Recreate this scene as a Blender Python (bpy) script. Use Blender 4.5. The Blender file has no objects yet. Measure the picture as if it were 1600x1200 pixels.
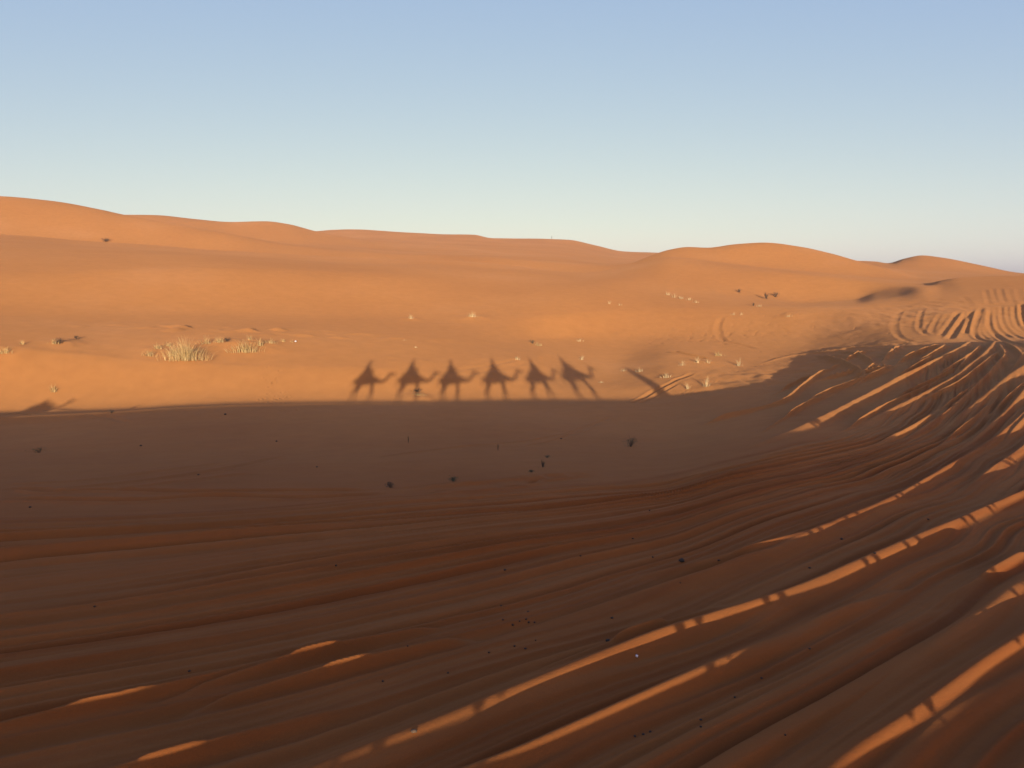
import bpy, bmesh, math, random
import numpy as np
from mathutils import Vector, Matrix

random.seed(7)
rng = np.random.default_rng(11)
scene = bpy.context.scene
COL = scene.collection
R = math.radians

# ------------------------------------------------------------------ camera numbers
F_PX = 1250.0                      # focal length in photo pixels (photo 1600 x 1200)
CAM_Z = 3.0                        # eye of a rider sitting on a camel
HORIZON = 445.0
PITCH = math.atan((600 - HORIZON) / F_PX)
CP, SP = math.cos(PITCH), math.sin(PITCH)

def ray(px, py):
    xc = (np.asarray(px, float) - 800) / F_PX
    yc = (600 - np.asarray(py, float)) / F_PX
    return xc, CP + yc * SP, -SP + yc * CP          # x, y, z (unnormalised)

# sun: low behind the camera, a touch to the right
dx, dy, dz = ray(708, 563)
SUN_AZ = math.atan2(float(dx), float(dy))           # heading in which the shadows run
T = -float(dz) / math.hypot(float(dx), float(dy))   # tan(sun elevation)
SUN_EL = math.atan(T)
AX, AY = math.sin(SUN_AZ), math.cos(SUN_AZ)
def to_ud(x, y): return x * AY - y * AX, x * AX + y * AY
def to_xy(u, d): return u * AY + d * AX, -u * AX + d * AY

# ------------------------------------------------------------------ numeric helpers
def smooth(a, b, x):
    t = np.clip((x - a) / (b - a), 0, 1)
    return t * t * (3 - 2 * t)

def pchip_slopes(x, y):
    h = np.diff(x, axis=0); m = np.diff(y, axis=0) / h
    d = np.zeros_like(y)
    w1 = 2 * h[1:] + h[:-1]; w2 = h[1:] + 2 * h[:-1]
    same = (m[1:] * m[:-1]) > 0
    with np.errstate(divide='ignore', invalid='ignore'):
        hm = (w1 + w2) / (w1 / m[:-1] + w2 / m[1:])
    d[1:-1] = np.where(same, hm, 0)
    d[0] = m[0]; d[-1] = m[-1]
    return d

def pchip1(xk, yk, x):
    xk = np.asarray(xk, float); yk = np.asarray(yk, float)
    d = pchip_slopes(xk[:, None], yk[:, None])[:, 0]
    x = np.clip(x, xk[0], xk[-1])
    i = np.clip(np.searchsorted(xk, x) - 1, 0, len(xk) - 2)
    h = xk[i + 1] - xk[i]; t = (x - xk[i]) / h
    return ((2*t**3 - 3*t**2 + 1) * yk[i] + (t**3 - 2*t**2 + t) * h * d[i]
            + (-2*t**3 + 3*t**2) * yk[i+1] + (t**3 - t**2) * h * d[i+1])

_perm = rng.permutation(256).astype(np.int32)
_perm = np.concatenate([_perm, _perm])
_ga = rng.uniform(0, 2 * math.pi, 256); _gx, _gy = np.cos(_ga).astype(np.float32), np.sin(_ga).astype(np.float32)
def noise2(x, y):
    xi = np.floor(x).astype(np.int32); yi = np.floor(y).astype(np.int32)
    xf = (x - xi).astype(np.float32); yf = (y - yi).astype(np.float32)
    u = xf * xf * xf * (xf * (xf * 6 - 15) + 10); v = yf * yf * yf * (yf * (yf * 6 - 15) + 10)
    def g(ix, iy, fx, fy):
        k = _perm[_perm[ix & 255] + (iy & 255)]
        return _gx[k] * fx + _gy[k] * fy
    a = g(xi, yi, xf, yf); b = g(xi + 1, yi, xf - 1, yf)
    c = g(xi, yi + 1, xf, yf - 1); d = g(xi + 1, yi + 1, xf - 1, yf - 1)
    return (a * (1 - u) + b * u) * (1 - v) + (c * (1 - u) + d * u) * v * 1.0

# ------------------------------------------------------------------ the ridge the caravan walks on, and the shaded slope
RIDGE_D = -1.6
def ridge_h(u):
    """height of the crest measured along the sun's rays, metres"""
    return pchip1([-90, -45, -34, -29, -24, -19, -14, -9, 0, 6, 10, 14, 18, 21, 24.5, 28, 32, 36, 40, 46, 60, 90],
                  [-1.0, -.60, -.50, -.45, -.36, -.14, -.05, -.06, -.14, -.22, -.28, -.30, -.20, .05, .46, 1.2, 2.2, 3.1, 3.8, 4.3, 4.6, 4.6], u)

def crest_d(u):
    return np.maximum(2.6, (u - 10) * 1.5)
def rise_h(u, d):
    """on the right the driven slope climbs very slightly against the rays, rut by rut"""
    q = u / np.maximum(d, 3)
    return .015 * np.clip(d - np.maximum(u, 0) / .70, 0, 45) * smooth(3, 7, u) * smooth(.25, .37, q) * smooth(84, 74, d)
def fore_h(u, d):
    H = ridge_h(u)
    dl = pchip1([-2, -1.6, 0, 4, 9, 14, 20, 28, 38, 48, 54, 58, 62, 80], [0, 0, 0, .08, .15, .20, .32, .62, .92, .66, .26, 0, -.3, -1.8], d)
    dr = pchip1([-2, -1.6, 0, 4, 10, 20, 40, 64, 72, 84], [0, 0, .05, .11, .13, .14, .13, .11, .03, -.3], d)
    w = smooth(.27, .47, u / np.maximum(d, 3)) 
    extra = smooth(2, -6, u) * smooth(7, 13, d) * .08 * (1 - w)
    dc = crest_d(u)
    front = H - (dl * (1 - w) + np.interp(d - dc, [-90, 0, 3, 9, 30, 60, 90], [.36, 0, .08, .10, .11, .12, .12]) * w * (d < 66) - w * smooth(62, 84, d) * .35 + w * (d >= 66) * .12) - extra
    front = front + rise_h(u, d)
    front = np.where(d < dc, H - .004 * (dc - d), front)
    s = np.maximum(RIDGE_D - d, 0)
    return np.where(d < RIDGE_D, H - .004 * (dc - RIDGE_D) - (.10 + T) * s, front)

def fore_z(x, y):
    u, d = to_ud(x, y)
    z = fore_h(u, d) - T * d
    return -9 + np.logaddexp(0, (z + 9) * 1.5) / 1.5      # levels out far down the slopes

# ------------------------------------------------------------------ dune lines (pixel x, pixel y, distance) unprojected to real points
LINES = [
 [(-400,560,73),(0,560,71),(100,565,70),(300,568,69),(583,570,67),(643,564,69),(705,562,71),(770,557,73),(832,557,76.5),(873,553,84),(962,563,84),(1055,555,82),(1150,562,81),(1250,553,84),(1330,540,84),(1400,528,83),(1500,521,84),(1600,524,86),(2000,530,88)],
 [(-400,532,80),(0,527,79),(200,528,78),(400,528,77),(600,535,77),(770,535,83),(873,530,94),(962,532,96),(1055,530,96),(1250,528,94),(1400,510,91),(1500,503,91),(1600,505,93),(2000,510,94)],
 [(-400,500,96),(0,492,96),(450,495,97),(700,497,98),(860,490,101),(1000,482,108),(1200,480,110),(1400,478,106),(1500,476,103),(1600,478,102),(2000,482,102)],
 [(-400,430,116),(0,425,116),(300,418,119),(600,425,128),(800,440,132),(950,440,132),(1100,455,130),(1200,467,130),(1260,474,130),(1300,472,131),(1335,469,132),(1370,458,134),(1402,451.5,133),(1436,447.5,130),(1475,447,127),(1500,449,122),(1600,447,120),(2000,450,120)],
 [(-400,357,205),(0,373,205),(150,383,200),(300,392,192),(450,402,182),(600,411,172),(729,416,166),(804,421,164),(859,427,162),(914,430,160),(955,427,158),(1000,418,157),(1048,408,157),(1100,412.5,155),(1190,422,150),(1300,433,146),(1380,442,141),(1420,445,138),(1445,446.5,134),(1470,442,131.5),(1500,440,129),(1600,436,128),(2000,440,128)],
 [(-400,352,228),(0,368,228),(150,378,222),(300,388,212),(450,397,200),(600,406,188),(729,410,180),(804,416,180),(859,423,180),(914,425,180),(955,421,178),(1000,412,175),(1048,403,172),(1100,408,168),(1190,417,164),(1300,428,160),(1380,437,150),(1420,442,143),(1445,444,138),(1470,439,136),(1500,434,135),(1600,430,135),(2000,434,135)],
 [(-400,364,246),(0,380,246),(300,399,232),(450,407,220),(600,413,210),(800,427,204),(914,431,202),(1000,417,198),(1048,407,192),(1190,419,186),(1300,430,180),(1400,438,172),(1440,441,165),(1500,441,160),(1600,436,160),(2000,440,160)],
 [(-400,290,300),(-100,302,300),(0,307,300),(80,314,298),(157,327,294),(191,334,290),(244,344,284),(320,358,276),(367,367,270),(450,382,262),(600,395,252),(740,400,244),(860,408,238),(914,412,234),(955,414,230),(985,411,224),(1010,402,220),(1045,390.5,216),(1075,386,214),(1105,387,213),(1150,381,212),(1190,378.5,212),(1250,385.5,210),(1300,397,207),(1333,407,204),(1380,420,200),(1440,435,195),(1500,437,190),(1600,433,190),(2000,440,190)],
 [(-400,340,350),(0,345,350),(191,346,345),(367,375,325),(600,390,312),(860,402,300),(955,413,290),(1045,412,270),(1190,412,262),(1333,416,255),(1400,420,250),(1440,423,250),(1500,425,250),(1600,433,250),(2000,441,250)],
 [(-400,320,410),(0,331,405),(191,336,400),(244,336.5,398),(300,342,395),(360,347,390),(412,347,388),(450,352,384),(495,362.5,380),(560,374,372),(650,384,365),(750,390,358),(860,398,350),(955,408,340),(1045,410,330),(1190,410,320),(1300,408,308),(1335,407.5,305),(1368,409,302),(1387,412,300),(1412,405,298),(1440,399.5,296),(1470,402.5,296),(1530,414,296),(1600,427,296),(2000,445,296)],
 [(-400,350,480),(495,372,475),(600,375,470),(740,378,465),(860,385,460),(955,398,455),(1010,404,450),(1300,420,420),(1440,425,400),(2000,446,400)],
 [(-400,360,620),(400,364,620),(495,363,620),(520,361,620),(545,360.5,620),(600,363,618),(680,367,612),(740,368,610),(770,374,606),(850,375.5,600),(890,377,598),(930,385,594),(975,394,590),(1010,394.5,588),(1060,397,585),(1200,410,580),(1400,425,570),(2000,446,560)],
 [(-400,440,1100),(800,444,1100),(2000,446,1100)],
 [(-400,445,9000),(800,445,9000),(2000,445,9000)],
]
# grid: one polar sheet, fine in front, coarse round the back
th = np.concatenate([np.arange(-180, -41, .5), np.arange(-41, 41, .06), np.arange(41, 180.01, .5)])
th = R(1) * th
rr = np.concatenate([np.geomspace(.25, 3.6, 36)[:-1], np.geomspace(3.6, 86, 820)[:-1], np.geomspace(86, 640, 380)[:-1], np.geomspace(640, 9000, 30)])
NT, NR = len(th), len(rr)

lr, lz = [], []
for pts in LINES:
    a = np.array(pts, float)
    x_, y_, z_ = ray(a[:, 0], a[:, 1]); hyp = np.hypot(x_, y_)
    tt = np.arctan2(x_, y_)
    r_ = pchip1(tt, a[:, 2], th); e_ = pchip1(tt, z_ / hyp, th)
    lr.append(r_); lz.append(CAM_Z + r_ * e_)
lr = np.array(lr); lz = np.array(lz)

def _smooth_cols(a, n):
    k = np.hanning(n + 2)[1:-1]; k /= k.sum()
    b = np.pad(a, ((0, 0), (n // 2, n // 2)), mode='edge')
    return np.array([np.convolve(row, k, mode='valid') for row in b])
lr = _smooth_cols(lr, 21); lz = _smooth_cols(lz, 9)

r0 = pchip1(R(1) * np.array([-180, -41, 15, 22, 26, 41, 180]), [58.5, 58.5, 58.5, 66, 71, 73, 73], th)
sx, sy = np.sin(th), np.cos(th)
k_r = np.vstack([r0 - 5, r0, lr]); k_z = np.vstack([fore_z((r0 - 5) * sx, (r0 - 5) * sy), fore_z(r0 * sx, r0 * sy), lz])
k_d = pchip_slopes(k_r, k_z)
X = rr[:, None] * sx[None, :]; Y = rr[:, None] * sy[None, :]
Z = fore_z(X, Y)
ZL = np.zeros_like(Z)
Rg = np.repeat(rr[:, None], NT, 1)
for k in range(len(k_r) - 1):
    lo, hi = k_r[k][None, :], k_r[k + 1][None, :]
    m = (Rg >= lo) & (Rg < hi)
    h = hi - lo; t = np.clip((Rg - lo) / h, 0, 1)
    v = ((2*t**3 - 3*t**2 + 1) * k_z[k] + (t**3 - 2*t**2 + t) * h * k_d[k]
         + (-2*t**3 + 3*t**2) * k_z[k+1] + (t**3 - t**2) * h * k_d[k+1])
    ZL = np.where(m, v, ZL)
ZL = np.where(Rg >= k_r[-1][None, :], k_z[-1][None, :], ZL)
# the loft carries the front; behind and beside the camera the plain slope goes on and levels out
front = smooth(R(86), R(54), np.abs(th))[None, :] * np.ones((NR, 1))
use = (Rg > r0[None, :])
Z = np.where(use, ZL * front + Z * (1 - front), Z)

def grid_sampler(G):
    lrr = np.log(rr)
    def f(x, y):
        x = np.asarray(x, float); y = np.asarray(y, float)
        a = np.arctan2(x, y); r = np.maximum(np.hypot(x, y), rr[0] * 1.001)
        i = np.clip(np.searchsorted(th, a) - 1, 0, NT - 2); j = np.clip(np.searchsorted(rr, r) - 1, 0, NR - 2)
        ft = np.clip((a - th[i]) / (th[i+1] - th[i]), 0, 1); fr = np.clip((r - rr[j]) / (rr[j+1] - rr[j]), 0, 1)
        return (G[j, i] * (1-fr) * (1-ft) + G[j+1, i] * fr * (1-ft) + G[j, i+1] * (1-fr) * ft + G[j+1, i+1] * fr * ft)
    return f

def make_hit(G, rmin=3.7, rmax=700.0):
    f = grid_sampler(G)
    steps = np.geomspace(rmin, rmax, 5000)
    def hit(px, py):
        x_, y_, z_ = (float(v) for v in ray(px, py)); hyp = math.hypot(x_, y_)
        x_, y_, z_ = x_ / hyp, y_ / hyp, z_ / hyp
        d = CAM_Z + steps * z_ - f(steps * x_, steps * y_)
        neg = np.nonzero(d < 0)[0]
        if len(neg) == 0: r = steps[np.argmin(d)]
        else:
            i = neg[0]
            r = steps[i] if i == 0 else steps[i-1] + (steps[i] - steps[i-1]) * d[i-1] / (d[i-1] - d[i])
        return r * x_, r * y_, float(f(r * x_, r * y_))
    return f, hit
_, hit0 = make_hit(Z)

# ------------------------------------------------------------------ wheel ruts sweeping across the shaded slope
sl = np.array([(-9,19,.05),(0,19.5,.25),(4,21,.42),(8,24,.72),(-7,14.5,.36),(-2,16,.36),(0,14,.6),(-4,11.5,.62),(-4,8,.62),(0,10,.6),
    (0,6.5,.75),(5,11.5,.87),(9,15,.9),(3.5,11.7,.95),(7,15,1.0),(13,22,1.15),(7,23,.9),(17,37,1.3),(-3,6,.62),(3,5,.8),(24,49,1.5),(30,50,1.7),(-14,12,.4),(-16,20,.02),(10,32,.95),(0,30,.3)])
gu = np.arange(-45, 70.01, .25); gd = np.arange(-30, 110.01, .25)
GU, GD = np.meshgrid(gu, gd, indexing='ij')
num = np.zeros_like(GU); den = np.zeros_like(GU)
for a, b, s in sl:
    w = 1 / (((GU - a) ** 2 + (GD - b) ** 2) + 2.5) ** 1.6
    num += w * s; den += w
SL = num / den
def slope_at(u, d):
    i = np.clip((u + 45) / .25, 0, len(gu) - 1.001); j = np.clip((d + 30) / .25, 0, len(gd) - 1.001)
    i0 = i.astype(int); j0 = j.astype(int); a = i - i0; b = j - j0
    return SL[i0, j0] * (1-a) * (1-b) + SL[i0+1, j0] * a * (1-b) + SL[i0, j0+1] * (1-a) * b + SL[i0+1, j0+1] * a * b
d0 = np.arange(-90, 120, .25); iu0 = int(round(45 / .25))
PSI = np.zeros_like(GU)
for sgn in (1, -1):
    dcur = d0.copy(); i = iu0
    while 0 <= i < len(gu):
        PSI[i] = np.interp(gd, dcur, d0)
        k1 = slope_at(np.full_like(dcur, gu[i]), dcur)
        k2 = slope_at(np.full_like(dcur, gu[i] + sgn * .125), dcur + sgn * .125 * k1)
        dcur = dcur + sgn * .25 * k2; i += sgn
def psi_at(u, d):
    i = np.clip((u + 45) / .25, 0, len(gu) - 1.001); j = np.clip((d + 30) / .25, 0, len(gd) - 1.001)
    i0 = i.astype(np.int32); j0 = j.astype(np.int32); a = i - i0; b = j - j0
    return PSI[i0, j0] * (1-a) * (1-b) + PSI[i0+1, j0] * a * (1-b) + PSI[i0, j0+1] * (1-a) * b + PSI[i0+1, j0+1] * a * b

jr = np.nonzero((rr > 3.0) & (rr < 150))[0]; it = np.nonzero(np.abs(th) < R(41.2))[0]
SLC = np.ix_(jr, it)
Xs, Ys, Zs = X[SLC], Y[SLC], Z[SLC].copy()
U, D = to_ud(Xs, Ys)
P = psi_at(U, D)
Hs = ridge_h(U) + rise_h(U, D)
Rs = np.hypot(Xs, Ys)
near = smooth(3.2, 5.0, Rs)
# envelope: the ruts stop at the line where the smooth basin begins
env = smooth(21.0, 18.6, P) * near
env_r = smooth(.36, .46, U / np.maximum(D, 3))
env = np.maximum(env * smooth(62, 50, D), 0)
wob = noise2(U * .25, D * .25) * .35
p1 = P + wob
n = (noise2(p1 / .62, U * .05 + 9) * .085 + noise2(p1 / .30, U * .07 + 31) * .12 + noise2(p1 / .2, U * .09 + 61) * .075 + noise2(p1 / 1.5, U * .04 + 57) * .045
     + noise2(p1 / .14, U * .12 + 77) * .035)
cut = np.tanh(noise2(p1 / .5, U * .05 + 210) * 9) * .022 + np.tanh(noise2(p1 / .26, U * .06 + 240) * 9) * .012
sharp = cut - np.abs(noise2(p1 / .85, U * .045 + 120)) * .10 + .03
amp = .75 + .9 * noise2(U * .11 + 40, D * .16)
amp *= 1 - .45 * smooth(0, 8, U) * smooth(14, 5, D)
ruts = (n + sharp) * amp * env * 1.55
basin = noise2(U * .22, D * .2) * .05 + noise2(U * .7, D * .8 + 5) * .02 + noise2(U * .09 + D * .8, D * .09 + 4) * .015
basin *= smooth(8, 24, D) * smooth(150, 100, Rs)
fine = noise2(Xs * 2.1, Ys * 2.1) * .009 + noise2(Xs * 5.3, Ys * 5.3) * .005 + noise2(Xs * 11.7, Ys * 11.7) * .003 * smooth(24, 8, Rs)
fine *= smooth(110, 40, Rs)
DET = ruts + basin + fine
# rut tops are clamped just under the sun line, so only the thrown-up berms reach the light
lim = Hs - .02; hh_ = Zs + T * D + DET
low = lim - np.logaddexp(0, (lim - hh_) / .025) * .025 * 1.0
low = np.minimum(hh_, lim - .025 * np.logaddexp(0, (lim - hh_) / .025)) 
wcl = smooth(66, 58, D) * smooth(2.6, 3.6, D)
DET += (low - hh_) * wcl

# traced tracks ---------------------------------------------------------------
def catmull(pts, n=10):
    p = np.array(pts, float); p = np.vstack([2*p[0]-p[1], p, 2*p[-1]-p[-2]])
    out = []
    for i in range(1, len(p) - 2):
        for t in np.linspace(0, 1, n, endpoint=False):
            a, b, c, d = p[i-1], p[i], p[i+1], p[i+2]
            out.append(.5 * (2*b + (c-a)*t + (2*a-5*b+4*c-d)*t*t + (3*b-a-3*c+d)*t**3))
    out.append(p[-2]); return np.array(out)

def poly_dist(line, pad):
    """for detail-grid vertices near a world polyline: index, signed distance, arc fraction, arc length"""
    lo = line.min(0) - pad; hi = line.max(0) + pad
    m = np.nonzero((Xs > lo[0]) & (Xs < hi[0]) & (Ys > lo[1]) & (Ys < hi[1]))
    px, py = Xs[m], Ys[m]
    best = np.full(px.shape, 1e9); sgn = np.zeros_like(best); arc = np.zeros_like(best)
    seg = np.hypot(*np.diff(line, axis=0).T); cum = np.concatenate([[0], np.cumsum(seg)])
    for i in range(len(line) - 1):
        a, b = line[i], line[i+1]; e = b - a; L2 = e @ e + 1e-9
        t = np.clip(((px - a[0]) * e[0] + (py - a[1]) * e[1]) / L2, 0, 1)
        qx, qy = px - a[0] - t * e[0], py - a[1] - t * e[1]
        d = np.hypot(qx, qy); s = e[0] * qy - e[1] * qx
        k = d < best
        best[k] = d[k]; sgn[k] = np.sign(s[k]); arc[k] = cum[i] + t[k] * seg[i]
    keep = best < pad
    m = (m[0][keep], m[1][keep])
    return m, best[keep] * sgn[keep], arc[keep] / cum[-1], cum[-1]

def world_line(pts):
    return np.array([hit0(px, py)[:2] for px, py in catmull(pts)])

def berm(pts, sig, eps, lee=.6, bump=.0):
    """a ridge of thrown-up sand: along the drawn stretch its top stands eps above the caravan ridge measured along
    the sun's rays, beyond both ends it sinks back into the slope"""
    core = world_line(pts); L0 = np.hypot(*np.diff(core, axis=0).T).sum(); ext = min(max(.7 * L0, 1.5), 7.0)
    t0 = core[0] - core[min(6, len(core) - 1)]; t1 = core[-1] - core[-min(7, len(core))]
    t0 /= np.hypot(*t0); t1 /= np.hypot(*t1)
    line = np.vstack([core[0] + t0 * ext, core[0] + t0 * ext * .5, core, core[-1] + t1 * ext * .5, core[-1] + t1 * ext])
    m, s, f, L = poly_dist(line, sig * 3.2)
    a = f * L - ext                                     # metres from the start of the drawn stretch
    q = np.clip(a / L0, 0, 1); out = np.maximum(np.maximum(-a, a - L0), 0)
    prof = eps * (1 - (2 * q - 1) ** 4) * (1 + bump * noise2(a / 1.1 + eps * 900, a * 0 + 3.3) * 1.6) - .045 * out
    prof = np.where(out > 0, np.minimum(prof, -.045 * out), prof)
    side = np.where(s < 0, 1.0, lee)                    # the side to the right of the drawn direction faces the sun
    w = np.exp(-(s / (sig * side)) ** 2)
    top = Hs[m] - T * D[m] + prof - (Zs[m] + DET[m])
    tiny = .25 * eps * (1 - (2 * q - 1) ** 4) * (out <= 0)
    DET[m] += np.maximum(top, tiny) * w * smooth(ext, .6 * ext, out)

def groove(pts, sig, depth, rim=.45, taper=.12):
    line = world_line(pts)
    m, s, f, L = poly_dist(line, sig * 4)
    tp = smooth(0, taper, f) * smooth(1, 1 - taper, f)
    DET[m] += tp * depth * (-np.exp(-(s / sig) ** 2) + rim * np.exp(-((np.abs(s) - 1.7 * sig) / (.7 * sig)) ** 2))
HAZE = .00025
# sunlit berms in the shaded foreground (photo pixels, drawn left to right)
BERMS = [
 # pts, sigma, eps
 ([(505,1212),(590,1180),(700,1140),(820,1093),(960,1038),(1110,984),(1175,962),(1270,925),(1400,866),(1500,823),(1590,781),(1660,748)], .22, .10),
 ([(745,1212),(830,1182),(1000,1107),(1100,1061),(1150,1037),(1222,1004)], .16, .035),
 ([(1268,983),(1300,969),(1345,950)], .14, .03),
 ([(1050,924),(1110,905),(1165,883),(1220,866),(1300,829),(1380,795),(1440,762),(1500,725),(1540,700),(1570,680)], .22, .10),
 ([(1140,877),(1200,862),(1255,847),(1305,830)], .16, .10),
 ([(1525,757),(1560,733),(1590,712),(1625,680)], .25, .12),
 ([(1530,912),(1560,897),(1600,872)], .16, .09),
 ([(1436,1034),(1500,992),(1545,960),(1598,915)], .18, .06),
 ([(1285,1222),(1340,1182),(1400,1146),(1440,1120),(1480,1090),(1530,1052),(1600,1005),(1650,965)], .20, .062),
 ([(455,1040),(490,1030),(535,1020)], .095, .032),
 ([(505,1060),(540,1051),(582,1040)], .095, .032),
 ([(105,1121),(150,1111),(195,1102),(245,1089)], .095, .032),
 ([(215,1207),(270,1192),(325,1176)], .095, .032),
 ([(955,1019),(990,1007),(1042,988)], .07, .09),
 ([(1365,1012),(1385,1002),(1405,990)], .1, .02),
 # the sheaf of tracks on the right, half in the light
 ([(1200,637),(1228,628),(1250,610),(1275,590),(1312,571)], .24, .30),
 ([(1255,634),(1300,613),(1340,598),(1385,578)], .22, .28),
 ([(1245,673),(1300,652),(1350,627),(1400,601),(1440,580),(1480,560),(1505,545),(1516,530)], .44, .30),
 ([(1360,659),(1430,628),(1490,596),(1510,580),(1535,560),(1550,542),(1553,532)], .42, .23),
 ([(1430,632),(1490,606),(1530,577),(1560,551)], .22, .21),
 ([(1382,691),(1410,681),(1440,664),(1458,650)], .18, .16),
 ([(1428,682),(1480,648),(1525,608),(1558,572),(1568,558),(1562,545),(1555,534)], .26, .17),
 ([(1490,664),(1540,624),(1570,598),(1600,577),(1640,550)], .46, .20),
 ([(1522,692),(1565,656),(1590,627),(1620,590)], .28, .16),
 ([(1536,705),(1575,675),(1625,625)], .22, .14),
 ([(1413,585),(1440,568),(1470,549),(1480,540)], .26, .33),
 ([(1462,590),(1490,575),(1515,560),(1532,543)], .22, .28),
 ([(1400,571),(1425,558),(1455,547),(1472,540)], .24, .34),
 ([(1400,592),(1425,580),(1460,560)], .2, .33),
 ([(1496,580),(1506,570),(1514,560)], .20, .22),
 ([(1557,535),(1575,541),(1590,551),(1602,567)], .24, .15),
 ([(1580,582),(1591,567),(1599,552)], .22, .13),
 ([(1190,568),(1230,557),(1270,552),(1300,549),(1350,541),(1400,536),(1440,533)], .26, .34),
 ([(1268,553),(1300,563),(1330,575),(1352,590),(1342,600)], .22, .32),
 ([(1318,566),(1340,556),(1355,548)], .24, .34),
 ([(1300,548),(1340,556),(1368,572)], .2, .33),
 ([(1285,594),(1310,588),(1340,580)], .2, .28),
 ([(1335,590),(1360,583),(1395,574)], .22, .30),
 ([(1381,564),(1394,551),(1409,538)], .3, .36),
 ([(1343,598),(1365,589),(1388,577)], .22, .30), ([(1350,586),(1360,578),(1366,573)], .2, .32),
 ([(1600,640),(1580,660),(1560,684)][::-1], .2, .1),
 ([(1330, 668), (1380, 640), (1430, 616), (1470, 596)], 0.14, 0.2),
 ([(1470, 642), (1500, 622), (1540, 594)], 0.14, 0.18),
 ([(1400, 624), (1450, 601), (1492, 578)], 0.13, 0.22),
 ([(1345, 627), (1385, 607), (1425, 588)], 0.14, 0.28),
 ([(1228, 654), (1262, 634), (1290, 621)], 0.13, 0.22),
 ([(1556, 642), (1580, 620), (1604, 598)], 0.14, 0.17),
 ([(1572, 690), (1592, 668), (1615, 642)], 0.14, 0.13),
 ([(1220, 612), (1250, 597), (1285, 585)], 0.14, 0.28),
 ([(1480, 690), (1520, 660), (1548, 632)], 0.13, 0.15),
]
for k, (pts, sig, eps) in enumerate(BERMS):
    berm(pts, sig, eps, lee=.6, bump=.10)

# ruts climbing the sunlit rise on the right
GROOVES = [
 ([(1412,482),(1404,492),(1399,508),(1402,522),(1414,531),(1444,537)], .24, .10), ([(1404,484),(1396,498),(1393,512),(1396,524)], .20, .07),
 ([(1442,483),(1437,498),(1437,514),(1452,526)], .22, .09), ([(1470,490),(1460,506),(1455,522)], .22, .10), ([(1455,500),(1446,510),(1442,522)], .2, .08),
 ([(1498,486),(1484,506),(1470,526)], .26, .14), ([(1512,488),(1500,506),(1484,530)], .28, .16), ([(1518,486),(1512,506),(1508,522)], .22, .14),
 ([(1534,479),(1526,500),(1522,518),(1532,530),(1560,536)], .22, .15), ([(1539,482),(1532,500),(1530,520),(1545,532)], .20, .14),
 ([(1549,478),(1546,498),(1549,516),(1570,532),(1605,540)], .22, .15), ([(1556,478),(1555,498),(1562,516),(1580,528)], .20, .13),
 ([(1564,476),(1566,500),(1576,518),(1598,530)], .22, .15), ([(1574,478),(1575,496),(1582,512),(1600,522)], .20, .13),
 ([(1584,478),(1586,500),(1594,514),(1610,522)], .22, .14), ([(1596,474),(1597,495),(1604,512)], .22, .15),
 ([(1540,452),(1543,464),(1546,476)], .3, .10), ([(1551,450),(1554,464),(1558,474)], .3, .10), ([(1562,450),(1566,464),(1570,474)], .3, .10),
 ([(1576,450),(1579,462),(1583,474)], .3, .10), ([(1590,449),(1592,462),(1596,472)], .3, .10), ([(1502,462),(1512,470),(1520,480)], .3, .06),
 ([(1050,549),(1078,555),(1104,561)], .30, .5),  # no rut: a dip added so its own shade makes the short dark streak
 # faint tracks elsewhere
 ([(-10,614),(45,624),(90,634)], .22, .16), ([(-10,625),(25,633),(48,640)], 0.220, 0.250),
 ([(985,628),(1010,614),(1050,597),(1085,582)], 0.220, 0.219),
 ([(1000,628),(1022,614),(1060,598)], 0.200, 0.156),
 ([(1130,492),(1122,510),(1128,530),(1160,540),(1186,547)], 0.350, 0.188),
 ([(700,590),(760,580),(830,566)], .3, .06), ([(690,583),(760,571),(820,560)], 0.300, 0.077),
 ([(130,645),(160,650),(200,660)], 0.250, 0.094),
 ([(560,720),(700,700),(850,685),(930,662),(960,648)], 0.160, 0.077),
 ([(820,698),(880,684),(940,660)], 0.140, 0.077),
 ([(-10,768),(40,764),(90,768),(170,766),(300,770),(450,768),(600,767)], 0.220, 0.204),
 ([(-10,778),(100,781),(220,782),(330,776),(470,778),(620,772)], 0.200, 0.173),
 ([(-10,760),(120,752),(240,738),(360,722)], .25, .08), ([(60,766),(180,756),(320,738),(450,712)], 0.220, 0.110),
 ([(160,765),(260,756),(400,738)], 0.200, 0.094),
 ([(1102,410),(1080,424),(1062,436)], .3, .2), ([(1110,408),(1090,424),(1070,440)], 0.300, 0.312),
]
gr_rnd = random.Random(4)
for pts, sig, dep in GROOVES:
    if max(p[1] for p in pts) < 445: continue          # beyond the detail grid
    groove(pts, sig, dep * ((.35 if max(p[1] for p in pts) < 481 else .62) * gr_rnd.uniform(.35, 1.35) if max(p[0] for p in pts) > 1390 else .5))
# churned sand and an eroded step in the middle of the shade
for pts, sig, dep in [([(590,768),(680,760),(780,752),(850,743),(905,738),(950,737)], .30, .22), ([(640,773),(720,768),(800,762),(850,752)], .20, .14), ([(810,757),(880,748),(930,742)], .16, .14)]:
    line = world_line(pts); m, s, f, L = poly_dist(line, sig * 5)
    s = s + noise2(Xs[m] * 1.3, Ys[m] * 1.3) * .35
    tp = smooth(0, .3, f) * smooth(1, .75, f)
    DET[m] += tp * dep * (np.exp(-((s + sig * .9) / sig) ** 2) * .6 - np.exp(-((s - sig * .2) / (sig * .8)) ** 2))
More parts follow.
